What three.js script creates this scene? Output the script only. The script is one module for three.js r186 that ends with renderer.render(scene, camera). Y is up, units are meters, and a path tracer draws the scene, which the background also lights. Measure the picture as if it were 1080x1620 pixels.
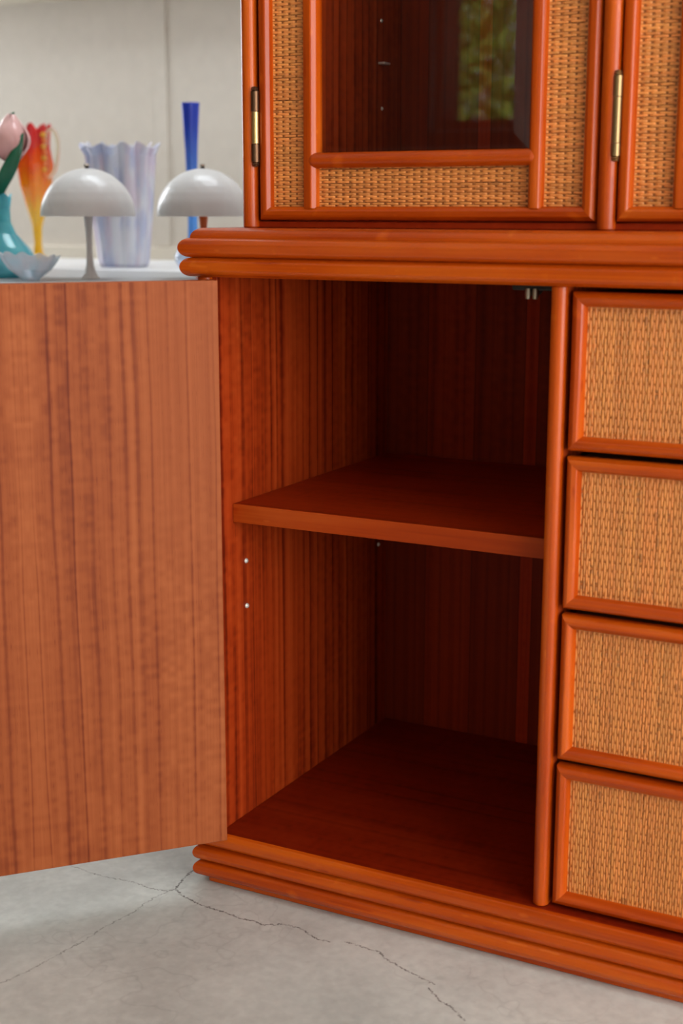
import * as THREE from 'three';
import { mergeGeometries, toCreasedNormals } from 'three/addons/utils/BufferGeometryUtils.js';
import { RoundedBoxGeometry } from 'three/addons/geometries/RoundedBoxGeometry.js';
import { RectAreaLightUniformsLib } from 'three/addons/lights/RectAreaLightUniformsLib.js';

// ---------------------------------------------------------------- camera, sky, lights, exposure
const scene = new THREE.Scene();
const camera = new THREE.PerspectiveCamera(2 * Math.atan(810 / 2250) * 180 / Math.PI, 1080 / 1620, 0.05, 60);
camera.position.set(0.921, 0.85, 1.4272);
camera.rotation.set(-0.2100467, 0.48892696, 0.00064291, 'YXZ');
camera.focus = 1.78; camera.userData.fStop = 4.2;
scene.add(camera);
const renderer = new THREE.WebGLRenderer({ antialias: true });
renderer.toneMapping = THREE.LinearToneMapping;
renderer.toneMappingExposure = 1.24;
renderer.shadowMap.enabled = true;
RectAreaLightUniformsLib.init();
scene.background = new THREE.Color(0.86, 0.91, 1.0);
scene.backgroundIntensity = 2.6;
function daylight(w, h, pos, look, color, intensity) {       // daylight entering at a window, or the light of a ceiling panel
  const l = new THREE.RectAreaLight(color, intensity, w, h);
  l.position.set(...pos); l.lookAt(...look); scene.add(l); return l;
}
const WIN_R = { z0: -0.05, z1: 2.95, y0: 0.12, y1: 2.45 };    // window in the right wall (x = 3.2)
const WIN_L = { z0: -1.96, z1: -1.02, y0: 0.95, y1: 2.35 };  // window in the left wall (x = -3.4)
const WIN_F = { x0: -1.70, x1: -1.20, y0: 1.18, y1: 2.3 };   // garden window in the front wall (z = 4.2)
daylight(2.9, 2.2, [3.16, 1.285, 1.45], [0, 1.285, 1.45], new THREE.Color(1, 0.95, 0.88), 3.7);
daylight(0.88, 1.3, [-3.36, 1.65, -1.49], [0, 1.65, -1.49], new THREE.Color(0.93, 0.97, 1), 7);
daylight(1.5, 0.7, [-0.5, 2.84, -1.15], [-0.5, 0, -1.15], new THREE.Color(0.86, 0.94, 1), 6);

const sun = new THREE.DirectionalLight(new THREE.Color(1, 0.95, 0.85), 22);   // high sun over the roof; it reaches the hedge, not the room
sun.position.set(0, 8, 0.5); sun.target.position.set(0, 0, 6.5); scene.add(sun, sun.target);
Object.assign(sun.shadow.camera, { left: -7, right: 7, top: 7, bottom: -7, near: 0.5, far: 30 }); sun.castShadow = true;

// ---------------------------------------------------------------- helpers
const used = {};
function numbered(n) { used[n] = (used[n] || 0) + 1; return used[n] === 1 ? n : n + '_' + String(used[n] - 1).padStart(3, '0'); }
function tag(o, label, category, group) { o.userData.label = label; o.userData.category = category; if (group) o.userData.group = group; return o; }
function thing(name, label, category, pos = [0, 0, 0], group) {
  const o = new THREE.Group(); o.name = numbered(name); o.position.set(...pos); scene.add(o); return tag(o, label, category, group);
}
function part(name, geo, mat, parent) {
  const m = new THREE.Mesh(geo, mat); m.name = name; m.castShadow = m.receiveShadow = true; parent.add(m); return m;
}
function sub(name, parent) { const g = new THREE.Group(); g.name = name; parent.add(g); return g; }
function struct(name, geo, mat) { const m = part(name, geo, mat, scene); m.userData.kind = 'structure'; return m; }
function rng(seed) { let s = seed >>> 0; return () => { s = (s + 0x6d2b79f5) | 0; let t = Math.imul(s ^ (s >>> 15), 1 | s); t = (t + Math.imul(t ^ (t >>> 7), 61 | t)) ^ t; return ((t ^ (t >>> 14)) >>> 0) / 4294967296; }; }
function hash(x, y, s) { let h = Math.imul(x | 0, 374761393) ^ Math.imul(y | 0, 668265263) ^ Math.imul(s | 0, 1274126177); h = Math.imul(h ^ (h >>> 13), 1274126177); return ((h ^ (h >>> 16)) >>> 0) / 4294967296; }
function noise(x, y, s) {
  const xi = Math.floor(x), yi = Math.floor(y), fx = x - xi, fy = y - yi, u = fx * fx * (3 - 2 * fx), v = fy * fy * (3 - 2 * fy);
  const a = hash(xi, yi, s), b = hash(xi + 1, yi, s), c = hash(xi, yi + 1, s), d = hash(xi + 1, yi + 1, s);
  return a + (b - a) * u + (c - a) * v + (a - b - c + d) * u * v;
}
function fbm(x, y, s, o = 4) { let r = 0, a = 0.5, n = 0; for (let i = 0; i < o; i++) { r += a * noise(x, y, s + i * 17); n += a; x *= 2.03; y *= 2.03; a *= 0.5; } return r / n; }
const clamp = (x, a = 0, b = 1) => Math.min(b, Math.max(a, x));
const mix = (a, b, t) => a.map((v, i) => v + (b[i] - v) * t);
const smooth = (a, b, x) => { const t = clamp((x - a) / (b - a)); return t * t * (3 - 2 * t); };
function texture(w, h, sx, sy, fn) {                          // fn(x, y) in metres -> sRGB 0..1 triple; covers sx by sy metres
  const d = new Uint8Array(w * h * 4);
  for (let j = 0; j < h; j++) for (let i = 0; i < w; i++) {
    const c = fn((i + 0.5) / w * sx, (j + 0.5) / h * sy), o = (j * w + i) * 4;
    d[o] = clamp(c[0]) * 255; d[o + 1] = clamp(c[1]) * 255; d[o + 2] = clamp(c[2]) * 255; d[o + 3] = 255;
  }
  const t = new THREE.DataTexture(d, w, h, THREE.RGBAFormat);
  t.colorSpace = THREE.SRGBColorSpace; t.magFilter = THREE.LinearFilter; t.minFilter = THREE.LinearMipmapLinearFilter; t.generateMipmaps = true;
  t.wrapS = t.wrapT = THREE.MirroredRepeatWrapping; t.repeat.set(1 / sx, 1 / sy); t.needsUpdate = true;
  return t;
}
const hex = (s) => [1, 3, 5].map((i) => parseInt(s.slice(i, i + 2), 16) / 255);

// ---------------------------------------------------------------- wood, cane, stone
function veneer(seed, light, mid, dark, o = {}) {             // sliced veneer, grain along v
  const { line = 1, band = 1 } = o;
  return (x, y) => {
    const xx = x + 0.010 * (fbm(x * 6, y * 1.6, seed) - 0.5) + 0.0016 * (noise(x * 30, y * 9, seed + 3) - 0.5);
    let t = 0.58 + band * 0.42 * (fbm(xx * 22, y * 0.5, seed + 5, 3) - 0.5) + (o.fine ?? 0.45) * (fbm(xx * 130, y * 1.2, seed + 7, 3) - 0.5);
    t += 0.16 * (fbm(xx * 700, y * 7, seed + 9, 2) - 0.5);                             // fine fibres
    t += (0.20 * (noise(xx * 60, y * 26, seed + 11) - 0.5) + 0.34 * (noise(xx * 110, y * 150, seed + 13) - 0.5)) * noise(xx * 12, y * 3, seed + 12); // ribbon figure
    for (let q = -1; q <= 1; q++) {                                                     // dark growth stripes, each beside a pale one
      const i = Math.floor(xx / 0.021) + q, c = (i + 0.5 + 0.8 * (hash(i, 5, seed) - 0.5)) * 0.021, w = 0.0009 + 0.0030 * hash(i, 6, seed), d = xx - c;
      const st = line * (0.2 + 0.5 * hash(i, 7, seed)) * (0.55 + 0.45 * noise(i * 7, y * 3, seed + 23));
      t -= st * Math.exp(-d * d / (w * w)) * 0.8; t += 0.22 * st * Math.exp(-((d + 2.6 * w) ** 2) / (w * w * 2.4));
    }
    const pore = noise(x * 2300, y * 95, seed + 31); if (pore > 0.80) t -= 0.9 * (pore - 0.80);
    t = clamp(t);
    return t < 0.5 ? mix(dark, mid, t * 2) : mix(mid, light, t * 2 - 1);
  };
}
const T = {};
T.door = texture(1024, 1024, 0.5, 0.8, veneer(11, hex('#b16539'), hex('#954d28'), hex('#6c2d17'), { line: 0.8, band: 0.8 }));
T.side = texture(1024, 1024, 0.5, 0.8, veneer(57, hex('#b6481a'), hex('#9a330c'), hex('#631703'), { line: 1.1, band: 1.2, fine: 0.8 }));
T.board = texture(512, 1024, 0.5, 0.8, veneer(83, hex('#a8380c'), hex('#952805'), hex('#681602'), { line: 0.4, band: 0.8 }));
const leaves = veneer(131, hex('#a83a10'), hex('#8a2807'), hex('#581203'), { line: 0.5, band: 0.7 });
T.back = texture(512, 512, 0.46, 0.8, (x, y) => {             // slip-matched veneer leaves, each of another tone
  const k = Math.floor(x / 0.075), c = leaves((x % 0.075) + 0.2, y), f = 0.60 + 0.75 * hash(k, 3, 9), e = Math.abs((x % 0.075) / 0.075 - 0.5) > 0.488 ? 0.8 : 1;
  return c.map((v) => v * f * e);
});
T.pole = texture(256, 1024, 0.12, 0.7, (x, y) => {            // lacquered rattan pole
  let t = 0.5 + 0.7 * (fbm(x * 60, y * 3, 201, 3) - 0.5) + 0.5 * (fbm(x * 25, y * 9, 207, 3) - 0.5) + 0.22 * (noise(x * 500, y * 12, 211) - 0.5);
  const sc = noise(x * 120, y * 55, 223); if (sc > 0.90) t += (sc - 0.90) * 4;
  const dk = noise(x * 90, y * 22, 229); if (dk > 0.93) t -= (dk - 0.93) * 7;
  t = clamp(t);
  return t < 0.5 ? mix(hex('#983204'), hex('#b84907'), t * 2) : mix(hex('#b84907'), hex('#cb6016'), t * 2 - 1);
});
const wood = (map, rough, extra = {}) => new THREE.MeshPhysicalMaterial({ map, roughness: rough, specularIntensity: 0.6, ...extra });
const M = {
  pole: wood(T.pole, 0.26, { specularIntensity: 0.65 }),
  door: wood(T.door, 0.55, { specularIntensity: 0.3, color: new THREE.Color(0.92, 0.88, 0.84) }), side: wood(T.side, 0.5, { specularIntensity: 0.35 }), board: wood(T.board, 0.4, { specularIntensity: 0.35 }), back: wood(T.back, 0.55, { specularIntensity: 0.3 }),
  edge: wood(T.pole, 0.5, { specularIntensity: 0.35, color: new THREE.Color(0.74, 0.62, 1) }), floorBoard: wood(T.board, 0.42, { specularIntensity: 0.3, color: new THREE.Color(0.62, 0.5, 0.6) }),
  cane: new THREE.MeshStandardMaterial({ vertexColors: true, roughness: 0.5 }),
  caneBack: new THREE.MeshStandardMaterial({ color: new THREE.Color(0.16, 0.045, 0.012), roughness: 0.8 }),
  bronze: new THREE.MeshStandardMaterial({ color: new THREE.Color(0.16, 0.085, 0.045), metalness: 0.9, roughness: 0.38 }),
  brass: new THREE.MeshStandardMaterial({ color: new THREE.Color(0.62, 0.42, 0.17), metalness: 0.95, roughness: 0.33 }),
  oldBrass: new THREE.MeshStandardMaterial({ color: new THREE.Color(0.33, 0.22, 0.10), metalness: 0.9, roughness: 0.36 }),
  steel: new THREE.MeshStandardMaterial({ color: new THREE.Color(0.75, 0.73, 0.68), metalness: 1, roughness: 0.25 }),
  catch: new THREE.MeshStandardMaterial({ color: new THREE.Color(0.42, 0.36, 0.28), metalness: 1, roughness: 0.4 }),
  pin: new THREE.MeshStandardMaterial({ color: new THREE.Color(0.9, 0.87, 0.8), metalness: 0.6, roughness: 0.3 }),
  darkMetal: new THREE.MeshStandardMaterial({ color: new THREE.Color(0.03, 0.025, 0.022), metalness: 0.6, roughness: 0.5 }),
  pane: new THREE.MeshPhysicalMaterial({ color: 0xffffff, transmission: 1, thickness: 0, roughness: 0.02, ior: 1.5 }),
  white: new THREE.MeshPhysicalMaterial({ color: new THREE.Color(0.80, 0.81, 0.83), roughness: 0.3 }),
  grey: new THREE.MeshStandardMaterial({ color: new THREE.Color(0.36, 0.365, 0.37), roughness: 0.45 }),
};

// ---------------------------------------------------------------- geometry builders
function faces(pos, uv, idx, crease = 0.6) {                  // indexed data -> creased mesh with its faces turned outwards
  let v = 0; const P = (k) => [pos[k * 3], pos[k * 3 + 1], pos[k * 3 + 2]];
  for (let i = 0; i < idx.length; i += 3) { const [a, b, c] = [P(idx[i]), P(idx[i + 1]), P(idx[i + 2])]; v += a[0] * (b[1] * c[2] - b[2] * c[1]) - a[1] * (b[0] * c[2] - b[2] * c[0]) + a[2] * (b[0] * c[1] - b[1] * c[0]); }
  if (v < 0) for (let i = 0; i < idx.length; i += 3) { const t = idx[i]; idx[i] = idx[i + 1]; idx[i + 1] = t; }
  const g = new THREE.BufferGeometry();
  g.setAttribute('position', new THREE.Float32BufferAttribute(pos, 3)); g.setAttribute('uv', new THREE.Float32BufferAttribute(uv, 2)); g.setIndex(idx);
  return toCreasedNormals(g, crease);
}
// a bar with a closed profile [[offset, height], ...]; its ends are cut at a mitre: x = x0 + offset * m0 ... x1 + offset * m1. place(along, offset, height) -> [x, y, z]
function bar(x0, x1, m0, m1, profile, place, seed = 0) {
  const pos = [], uv = [], idx = [], n = profile.length; let run = 0;
  const r = hash(seed, 7, 3) * 0.5, r2 = hash(seed, 9, 4) * 0.3;
  for (let i = 0; i <= n; i++) {
    const [o, h] = profile[i % n], q = profile[(i + n - 1) % n]; if (i) run += Math.hypot(o - q[0], h - q[1]);
    for (const [x, m] of [[x0, m0], [x1, m1]]) { pos.push(...place(x + o * m, o, h)); uv.push(run + r2, x - x0 + r); }
  }
  for (let i = 0; i < n; i++) { const a = i * 2; idx.push(a, a + 1, a + 2, a + 1, a + 3, a + 2); }
  const tri = THREE.ShapeUtils.triangulateShape(profile.map((p) => new THREE.Vector2(...p)), []);
  for (const [x, m, end] of [[x0, m0, 0], [x1, m1, 1]]) {
    const base = pos.length / 3;
    for (const [o, h] of profile) { pos.push(...place(x + o * m, o, h)); uv.push(o + r2, h + r); }
    for (const [a, b, c] of tri) end ? idx.push(base + a, base + b, base + c) : idx.push(base + a, base + c, base + b);
  }
  return faces(orient(pos, idx), uv, idx, 0.75);
}
function orient(pos, idx) {                                   // makes the end caps agree with the sides of the bar
  const edges = new Map(), key = (i) => pos.slice(i * 3, i * 3 + 3).map((v) => Math.round(v * 1e6)).join();
  const tris = []; for (let i = 0; i < idx.length; i += 3) tris.push([idx[i], idx[i + 1], idx[i + 2]]);
  const dir = new Map();
  tris.forEach((t, k) => { for (let e = 0; e < 3; e++) { const a = key(t[e]), b = key(t[(e + 1) % 3]); const u = a < b ? a + '|' + b : b + '|' + a; (edges.get(u) ?? edges.set(u, []).get(u)).push([k, a < b ? 1 : -1]); } });
  const seen = new Uint8Array(tris.length), flip = new Int8Array(tris.length).fill(1), nb = tris.map(() => []);
  for (const l of edges.values()) if (l.length === 2) { nb[l[0][0]].push([l[1][0], l[0][1] === l[1][1] ? -1 : 1]); nb[l[1][0]].push([l[0][0], l[0][1] === l[1][1] ? -1 : 1]); }
  for (let s = 0; s < tris.length; s++) { if (seen[s]) continue; seen[s] = 1; const q = [s]; while (q.length) { const k = q.pop(); for (const [m, f] of nb[k]) if (!seen[m]) { seen[m] = 1; flip[m] = flip[k] * f; q.push(m); } } }
  tris.forEach((t, k) => { if (flip[k] < 0) { idx[k * 3] = t[1]; idx[k * 3 + 1] = t[0]; } });
  return pos;
}
function arc(cx, cy, r, a0, a1, n) { const o = []; for (let i = 0; i <= n; i++) { const a = a0 + (a1 - a0) * i / n; o.push([cx + r * Math.cos(a), cy + r * Math.sin(a)]); } return o; }
// a board with eased edges, uv in metres and the grain along the axis named
function board(x0, x1, y0, y1, z0, z1, grain = 'y', r = 0.0012, shift = 0) {
  const g = new RoundedBoxGeometry(x1 - x0, y1 - y0, z1 - z0, 2, Math.min(r, (x1 - x0) / 2.1, (y1 - y0) / 2.1, (z1 - z0) / 2.1));
  g.translate((x0 + x1) / 2, (y0 + y1) / 2, (z0 + z1) / 2);
  const p = g.attributes.position, n = g.attributes.normal, uv = g.attributes.uv, gi = 'xyz'.indexOf(grain);
  for (let i = 0; i < p.count; i++) {
    const N = [Math.abs(n.getX(i)), Math.abs(n.getY(i)), Math.abs(n.getZ(i))], c = [p.getX(i), p.getY(i), p.getZ(i)];
    const k = N.indexOf(Math.max(...N)), ax = [0, 1, 2].filter((a) => a !== k);
    const v = ax.includes(gi) ? gi : ax[1], u = ax.find((a) => a !== v);
    uv.setXY(i, c[u] + shift + k * 0.11, c[v] + shift * 0.7);
  }
  return g;
}
function lathe(points, seg = 40) {                            // [[radius, y], ...]
  const g = new THREE.LatheGeometry(points.map(([r, y]) => new THREE.Vector2(Math.max(r, 1e-5), y)), seg); return toCreasedNormals(g, 0.7);
}
function pole(x, z, y0, y1, r, seed) {                        // upright lacquered pole with eased ends, grain along it
  const pts = [[0, y0], [r * 0.88, y0], [r, y0 + r * 0.12], [r, y1 - r * 0.12], [r * 0.88, y1], [0, y1]];
  const g = new THREE.LatheGeometry(pts.map(([a, b]) => new THREE.Vector2(Math.max(a, 1e-5), b)), 32);
  const uv = g.attributes.uv, p = g.attributes.position;
  for (let i = 0; i < p.count; i++) uv.setXY(i, uv.getX(i) * Math.PI * 2 * r + hash(seed, 1, 1) * 0.3, p.getY(i) + hash(seed, 2, 2));
  const q = toCreasedNormals(g, 0.7); q.translate(x, 0, z); return q;
}
// surface of turning: f(u, v) -> [radius, y, wobbleX] ; v runs from the outer foot over the rim to the inner bottom
function shell(f, nu, rows, color) {
  const pos = [], col = [], idx = [];
  rows.forEach((v, j) => { for (let i = 0; i < nu; i++) { const a = i / nu * Math.PI * 2, [r, y, dx = 0, dz = 0] = f(a, v); pos.push(r * Math.cos(a) + dx, y, r * Math.sin(a) + dz); if (color) col.push(...color(a, v, y)); } });
  for (let j = 0; j < rows.length - 1; j++) for (let i = 0; i < nu; i++) { const a = j * nu + i, b = j * nu + (i + 1) % nu, c = a + nu, d = b + nu; idx.push(a, c, b, b, c, d); }
  const g = new THREE.BufferGeometry(); g.setAttribute('position', new THREE.Float32BufferAttribute(pos, 3)); if (color) g.setAttribute('color', new THREE.Float32BufferAttribute(col, 3));
  g.setIndex(idx); g.computeVertexNormals(); return g;
}
const lerpPts = (pts, t) => { let i = 0; while (i < pts.length - 2 && t > pts[i + 1][0]) i++; const [a, b] = [pts[i], pts[i + 1]], k = clamp((t - a[0]) / (b[0] - a[0])), s = k * k * (3 - 2 * k); return a.slice(1).map((v, q) => v + (b[q + 1] - v) * s); };

// woven cane: wefts of split cane passing over and under flat warps; wefts run along 'x' or 'y'. Spans w by h from the origin, front towards +z.
function weave(w, h, along, seed, fine) {
  const R = rng(seed), W = along === 'x' ? w : h, H = along === 'x' ? h : w, P = 0.0092, p = 0.00278, pos = [], col = [], idx = [];
  const nW = Math.max(2, Math.round(W / P)), Pw = W / nW, rows = Math.round(H / p), pr = H / rows;
  const put = (a, b, z, c) => { if (along === 'x') pos.push(a, b, z); else pos.push(b, a, z); col.push(...c); };
  const base = fine ? [0.67, 0.245, 0.052] : [0.76, 0.285, 0.064];
  const sec = [[-1, 0.0], [-0.55, 0.75], [0.1, 1], [0.65, 0.7], [1, 0.0]];
  for (let j = 0; j < rows; j++) {
    const y = (j + 0.5) * pr + (R() - 0.5) * pr * 0.22, half = pr * (0.46 + R() * 0.07), tone = fine ? 0.84 + R() * 0.24 : 0.80 + R() * 0.34, warm = R() * 0.12, start = pos.length / 3, n = nW * 8;
    let dark = 0;
    for (let i = 0; i <= n; i++) {
      const x = i / n * W, k0 = x / Pw - 0.5, under = 2 * Math.round((k0 - (j % 2)) / 2) + (j % 2), dd = (k0 - under) * Pw / 0.0019, lift = 1 - 2 * Math.exp(-dd * dd), z = (fine ? 0.7 : 1) * (lift > 0 ? 0.0010 : 0.0008) * lift;
      if (i % 8 === 0) dark = R() < 0.03 ? 0.55 + 0.3 * R() : 1;
      const dy = (noise(x * 60, j * 0.7, seed) - 0.5) * pr * 0.3, hh = half * (0.93 + 0.07 * lift), f = tone * dark * (0.92 + 0.16 * noise(x * 300, j * 3, seed + 1));
      for (const [o, k] of sec) put(x, y + dy + o * hh, z + 0.0006 * k, [base[0] * f, base[1] * f * (1 - warm), base[2] * f * (1 - warm)]);
    }
    for (let i = 0; i < n; i++) for (let k = 0; k < 4; k++) { const a = start + i * 5 + k; along === 'x' ? idx.push(a, a + 5, a + 1, a + 1, a + 5, a + 6) : idx.push(a, a + 1, a + 5, a + 1, a + 6, a + 5); }
  }
  for (let i = 0; i < nW; i++) {                              // flat warps beneath
    const x = (i + 0.5) * Pw, start = pos.length / 3, f = (fine ? 0.80 : 0.42) * (0.8 + 0.3 * R()), c = [base[0] * f, base[1] * f * 0.8, base[2] * f * 0.7];
    for (const y of [0, H]) for (const [o, z] of [[-0.0023, -0.0001], [0, 0.0005], [0.0023, -0.0001]]) put(x + o, y, z, c);
    for (let k = 0; k < 2; k++) { const a = start + k; along === 'x' ? idx.push(a, a + 1, a + 3, a + 1, a + 4, a + 3) : idx.push(a, a + 3, a + 1, a + 1, a + 3, a + 4); }
  }
  const g = new THREE.BufferGeometry(); g.setAttribute('position', new THREE.Float32BufferAttribute(pos, 3)); g.setAttribute('color', new THREE.Float32BufferAttribute(col, 3));
  g.setIndex(idx); g.computeVertexNormals(); return g;
}
function caneInto(parent, x, y, z, w, h, along, seed) { const m = part('woven_cane', weave(w, h, along, seed, along === 'y'), M.cane, parent); m.position.set(x, y, z); m.userData.kind = 'stuff'; m.userData.label = 'honey coloured woven cane'; return m; }
const XY = (z0) => (a, o, h) => [a, o, z0 + h];
// four mitred rails round a rectangle; profile offset runs from 0 at the outer edge inwards, height forwards
function frame(parent, x0, x1, y0, y1, prof, z, seed, names = ['bottom_rail', 'top_rail', 'stile', 'stile']) {
  part(names[0], bar(x0, x1, 1, -1, prof, (a, o, h) => [a, y0 + o, z + h], seed), M.pole, parent);
  part(names[1], bar(x0, x1, 1, -1, prof, (a, o, h) => [a, y1 - o, z + h], seed + 1), M.pole, parent);
  part(names[2], bar(y0, y1, 1, -1, prof, (a, o, h) => [x0 + o, a, z + h], seed + 2), M.pole, parent);
  part(names[3], bar(y0, y1, 1, -1, prof, (a, o, h) => [x1 - o, a, z + h], seed + 3), M.pole, parent);
}
const frameProfile = (w, d) => [[0, -0.010], [w, -0.010], [w, 0.000], ...arc(w / 2, 0, w / 2, 0, Math.PI, 12).slice(1, -1).map(([o, h]) => [o, h / (w / 2) * d]), [0, 0.0]];

// ---------------------------------------------------------------- the room
const FX = -3.4, FX2 = 3.2, FZ = -2.0, FZ2 = 4.2, CH = 2.9, WT = 0.2;
const wallNoise = (c, s) => (x, y) => { const t = 0.5 * (fbm(x * 1.3, y * 1.3, s) - 0.5) + 0.25 * (fbm(x * 40, y * 40, s + 5, 2) - 0.5); return c.map((v) => v * (1 + 0.12 * t)); };
T.wall = texture(512, 512, 3, 3, wallNoise(hex('#cec6bb'), 300));
M.wall = new THREE.MeshStandardMaterial({ map: T.wall, roughness: 0.9 });
M.cream = new THREE.MeshStandardMaterial({ color: new THREE.Color(0.72, 0.66, 0.56), roughness: 0.7 });
M.ceil = new THREE.MeshStandardMaterial({ color: new THREE.Color(0.74, 0.72, 0.69), roughness: 0.95 });
M.dim = new THREE.MeshStandardMaterial({ color: new THREE.Color(0.13, 0.09, 0.07), roughness: 0.9 });
const stone = (x, y) => {                                     // polished cement, x and y are world x and z
  let t = 0.9 * (fbm(x * 2.2, y * 2.2, 400) - 0.5) + 0.7 * (fbm(x * 14, y * 14, 410, 4) - 0.5);
  t += 0.5 * (fbm(x * 120, y * 120, 420, 3) - 0.5);
  const v = fbm(x * 26 + 2 * fbm(x * 5, y * 5, 433), y * 26, 430, 3), vein = Math.max(0, 1 - Math.abs(v - 0.5) * 26) * smooth(0.5, 0.72, fbm(x * 5, y * 5, 437, 2));
  return hex('#c8cac4').map((c) => c * (1 + 0.20 * t - 0.05 * vein));
};
const cracks = [
  [[-0.063, -0.008], [-0.062, 0.012], [-0.056, 0.036], [-0.054, 0.046]],
  [[-0.054, 0.046], [-0.037, 0.057], [-0.021, 0.061], [-0.001, 0.067], [0.025, 0.068], [0.038, 0.069], [0.061, 0.073], [0.08, 0.07], [0.092, 0.074], [0.115, 0.06], [0.134, 0.059], [0.168, 0.073], [0.185, 0.071]],
  [[0.2, 0.063], [0.209, 0.062], [0.234, 0.065], [0.247, 0.064], [0.257, 0.074], [0.279, 0.083], [0.302, 0.09], [0.333, 0.099]],
  [[0.33, 0.109], [0.353, 0.128], [0.367, 0.132], [0.374, 0.138], [0.391, 0.15]],
  [[-0.059, 0.056], [-0.087, 0.06], [-0.106, 0.056], [-0.129, 0.058], [-0.16, 0.061], [-0.179, 0.061], [-0.199, 0.057], [-0.246, 0.059]],
  [[-0.054, 0.046], [-0.059, 0.056], [-0.066, 0.094], [-0.064, 0.12], [-0.069, 0.146], [-0.074, 0.17], [-0.074, 0.206], [-0.078, 0.223], [-0.082, 0.255], [-0.087, 0.286], [-0.093, 0.311], [-0.11, 0.36]],
];
const crackDepth = [1, 1, 0.75, 0.9, 0.55, 0.5], PX = -0.55, PZ = -0.15, PS = 1.4, PN = 2048;
const crackMap = new Float32Array(PN * PN);
cracks.forEach((line, q) => {
  for (let k = 0; k < line.length - 1; k++) {
    const [a, b] = [line[k], line[k + 1]], L = Math.hypot(b[0] - a[0], b[1] - a[1]), n = Math.ceil(L / 0.0003);
    for (let i = 0; i <= n; i++) {
      const t = i / n, s = k * 9 + t * 9, wx = (fbm(s * 1.7, q, 500, 3) - 0.5) * 0.005, wz = (fbm(s * 1.7, q + 40, 501, 3) - 0.5) * 0.005;
      const f = Math.min(1, Math.min(i, n - i) * 0.0003 / 0.004), x = (a[0] + (b[0] - a[0]) * t + wx * f - PX) / PS * PN, z = (a[1] + (b[1] - a[1]) * t + wz * f - PZ) / PS * PN;
      const wd = 0.75 + 0.9 * noise(s * 2.2, q, 505), st = crackDepth[q] * (0.35 + 0.65 * smooth(0.25, 0.7, noise(s * 0.9, q, 507)));
      for (let dj = -3; dj <= 3; dj++) for (let di = -3; di <= 3; di++) {
        const ix = Math.round(x) + di, iz = Math.round(z) + dj, d = Math.hypot(ix - x, iz - z), c = st * clamp(1.3 - d / wd);
        if (ix >= 0 && iz >= 0 && ix < PN && iz < PN && c > crackMap[iz * PN + ix]) crackMap[iz * PN + ix] = c;
      }
    }
  }
});
T.floorNear = texture(PN, PN, PS, PS, (x, y) => { const c = stone(x + PX, y + PZ), k = crackMap[Math.floor(y / PS * PN) * PN + Math.floor(x / PS * PN)]; return mix(c, hex('#3c3733'), 0.85 * k); });
T.floorFar = texture(1024, 1024, 7, 7, (x, y) => stone(x - 3.5, y - 2.2));
M.floorNear = new THREE.MeshStandardMaterial({ map: T.floorNear, roughness: 0.42 });
M.floorFar = new THREE.MeshStandardMaterial({ map: T.floorFar, roughness: 0.42 });
{
  const xs = [FX - WT, PX, PX + PS, FX2 + WT], zs = [FZ - WT, PZ, PZ + PS, FZ2 + WT], far = [], pos = [], uv = [], idx = [], g = new THREE.BufferGeometry();
  const quad = (x0, x1, z0, z1, ox, oz) => { const b = pos.length / 3; for (const [x, z] of [[x0, z0], [x0, z1], [x1, z1], [x1, z0]]) { pos.push(x, 0, z); uv.push(x - ox, z - oz); } idx.push(b, b + 1, b + 2, b, b + 2, b + 3); };
  for (let i = 0; i < 3; i++) for (let j = 0; j < 3; j++) if (i !== 1 || j !== 1) quad(xs[i], xs[i + 1], zs[j], zs[j + 1], -3.5, -2.2);
  const b = pos.length / 3, lo = [FX - WT, -0.1, FZ - WT], hi = [FX2 + WT, -0.1, FZ2 + WT];
  pos.push(lo[0], -0.1, lo[2], hi[0], -0.1, lo[2], hi[0], -0.1, hi[2], lo[0], -0.1, hi[2]); uv.push(0, 0, 1, 0, 1, 1, 0, 1); idx.push(b, b + 1, b + 2, b, b + 2, b + 3);
  const c = pos.length / 3; for (const [x, z] of [[lo[0], lo[2]], [hi[0], lo[2]], [hi[0], hi[2]], [lo[0], hi[2]]]) { pos.push(x, 0, z, x, -0.1, z); uv.push(0, 0, 0, 0); }
  for (let k = 0; k < 4; k++) { const p = c + k * 2, q = c + ((k + 1) % 4) * 2; idx.push(p, q, p + 1, q, q + 1, p + 1); }
  const split = idx.length; quad(xs[1], xs[2], zs[1], zs[2], PX, PZ);
  g.setAttribute('position', new THREE.Float32BufferAttribute(pos, 3)); g.setAttribute('uv', new THREE.Float32BufferAttribute(uv, 2)); g.setIndex(idx);
  g.addGroup(0, split, 0); g.addGroup(split, idx.length - split, 1); g.computeVertexNormals();
  struct('floor', g, [M.floorFar, M.floorNear]);
}
const box = (x0, x1, y0, y1, z0, z1) => board(x0, x1, y0, y1, z0, z1, 'y', 0.002);
struct('ceiling', box(FX - WT, FX2 + WT, CH, CH + 0.15, FZ - WT, FZ2 + WT), M.ceil);
struct('wall_back', box(FX - WT, FX2 + WT, 0, CH, FZ - WT, FZ), M.wall);
struct('wall_right', mergeGeometries([box(FX2, FX2 + WT, 0, CH, FZ, WIN_R.z0), box(FX2, FX2 + WT, 0, CH, WIN_R.z1, FZ2), box(FX2, FX2 + WT, 0, WIN_R.y0, WIN_R.z0, WIN_R.z1), box(FX2, FX2 + WT, WIN_R.y1, CH, WIN_R.z0, WIN_R.z1)]), M.wall);
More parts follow.
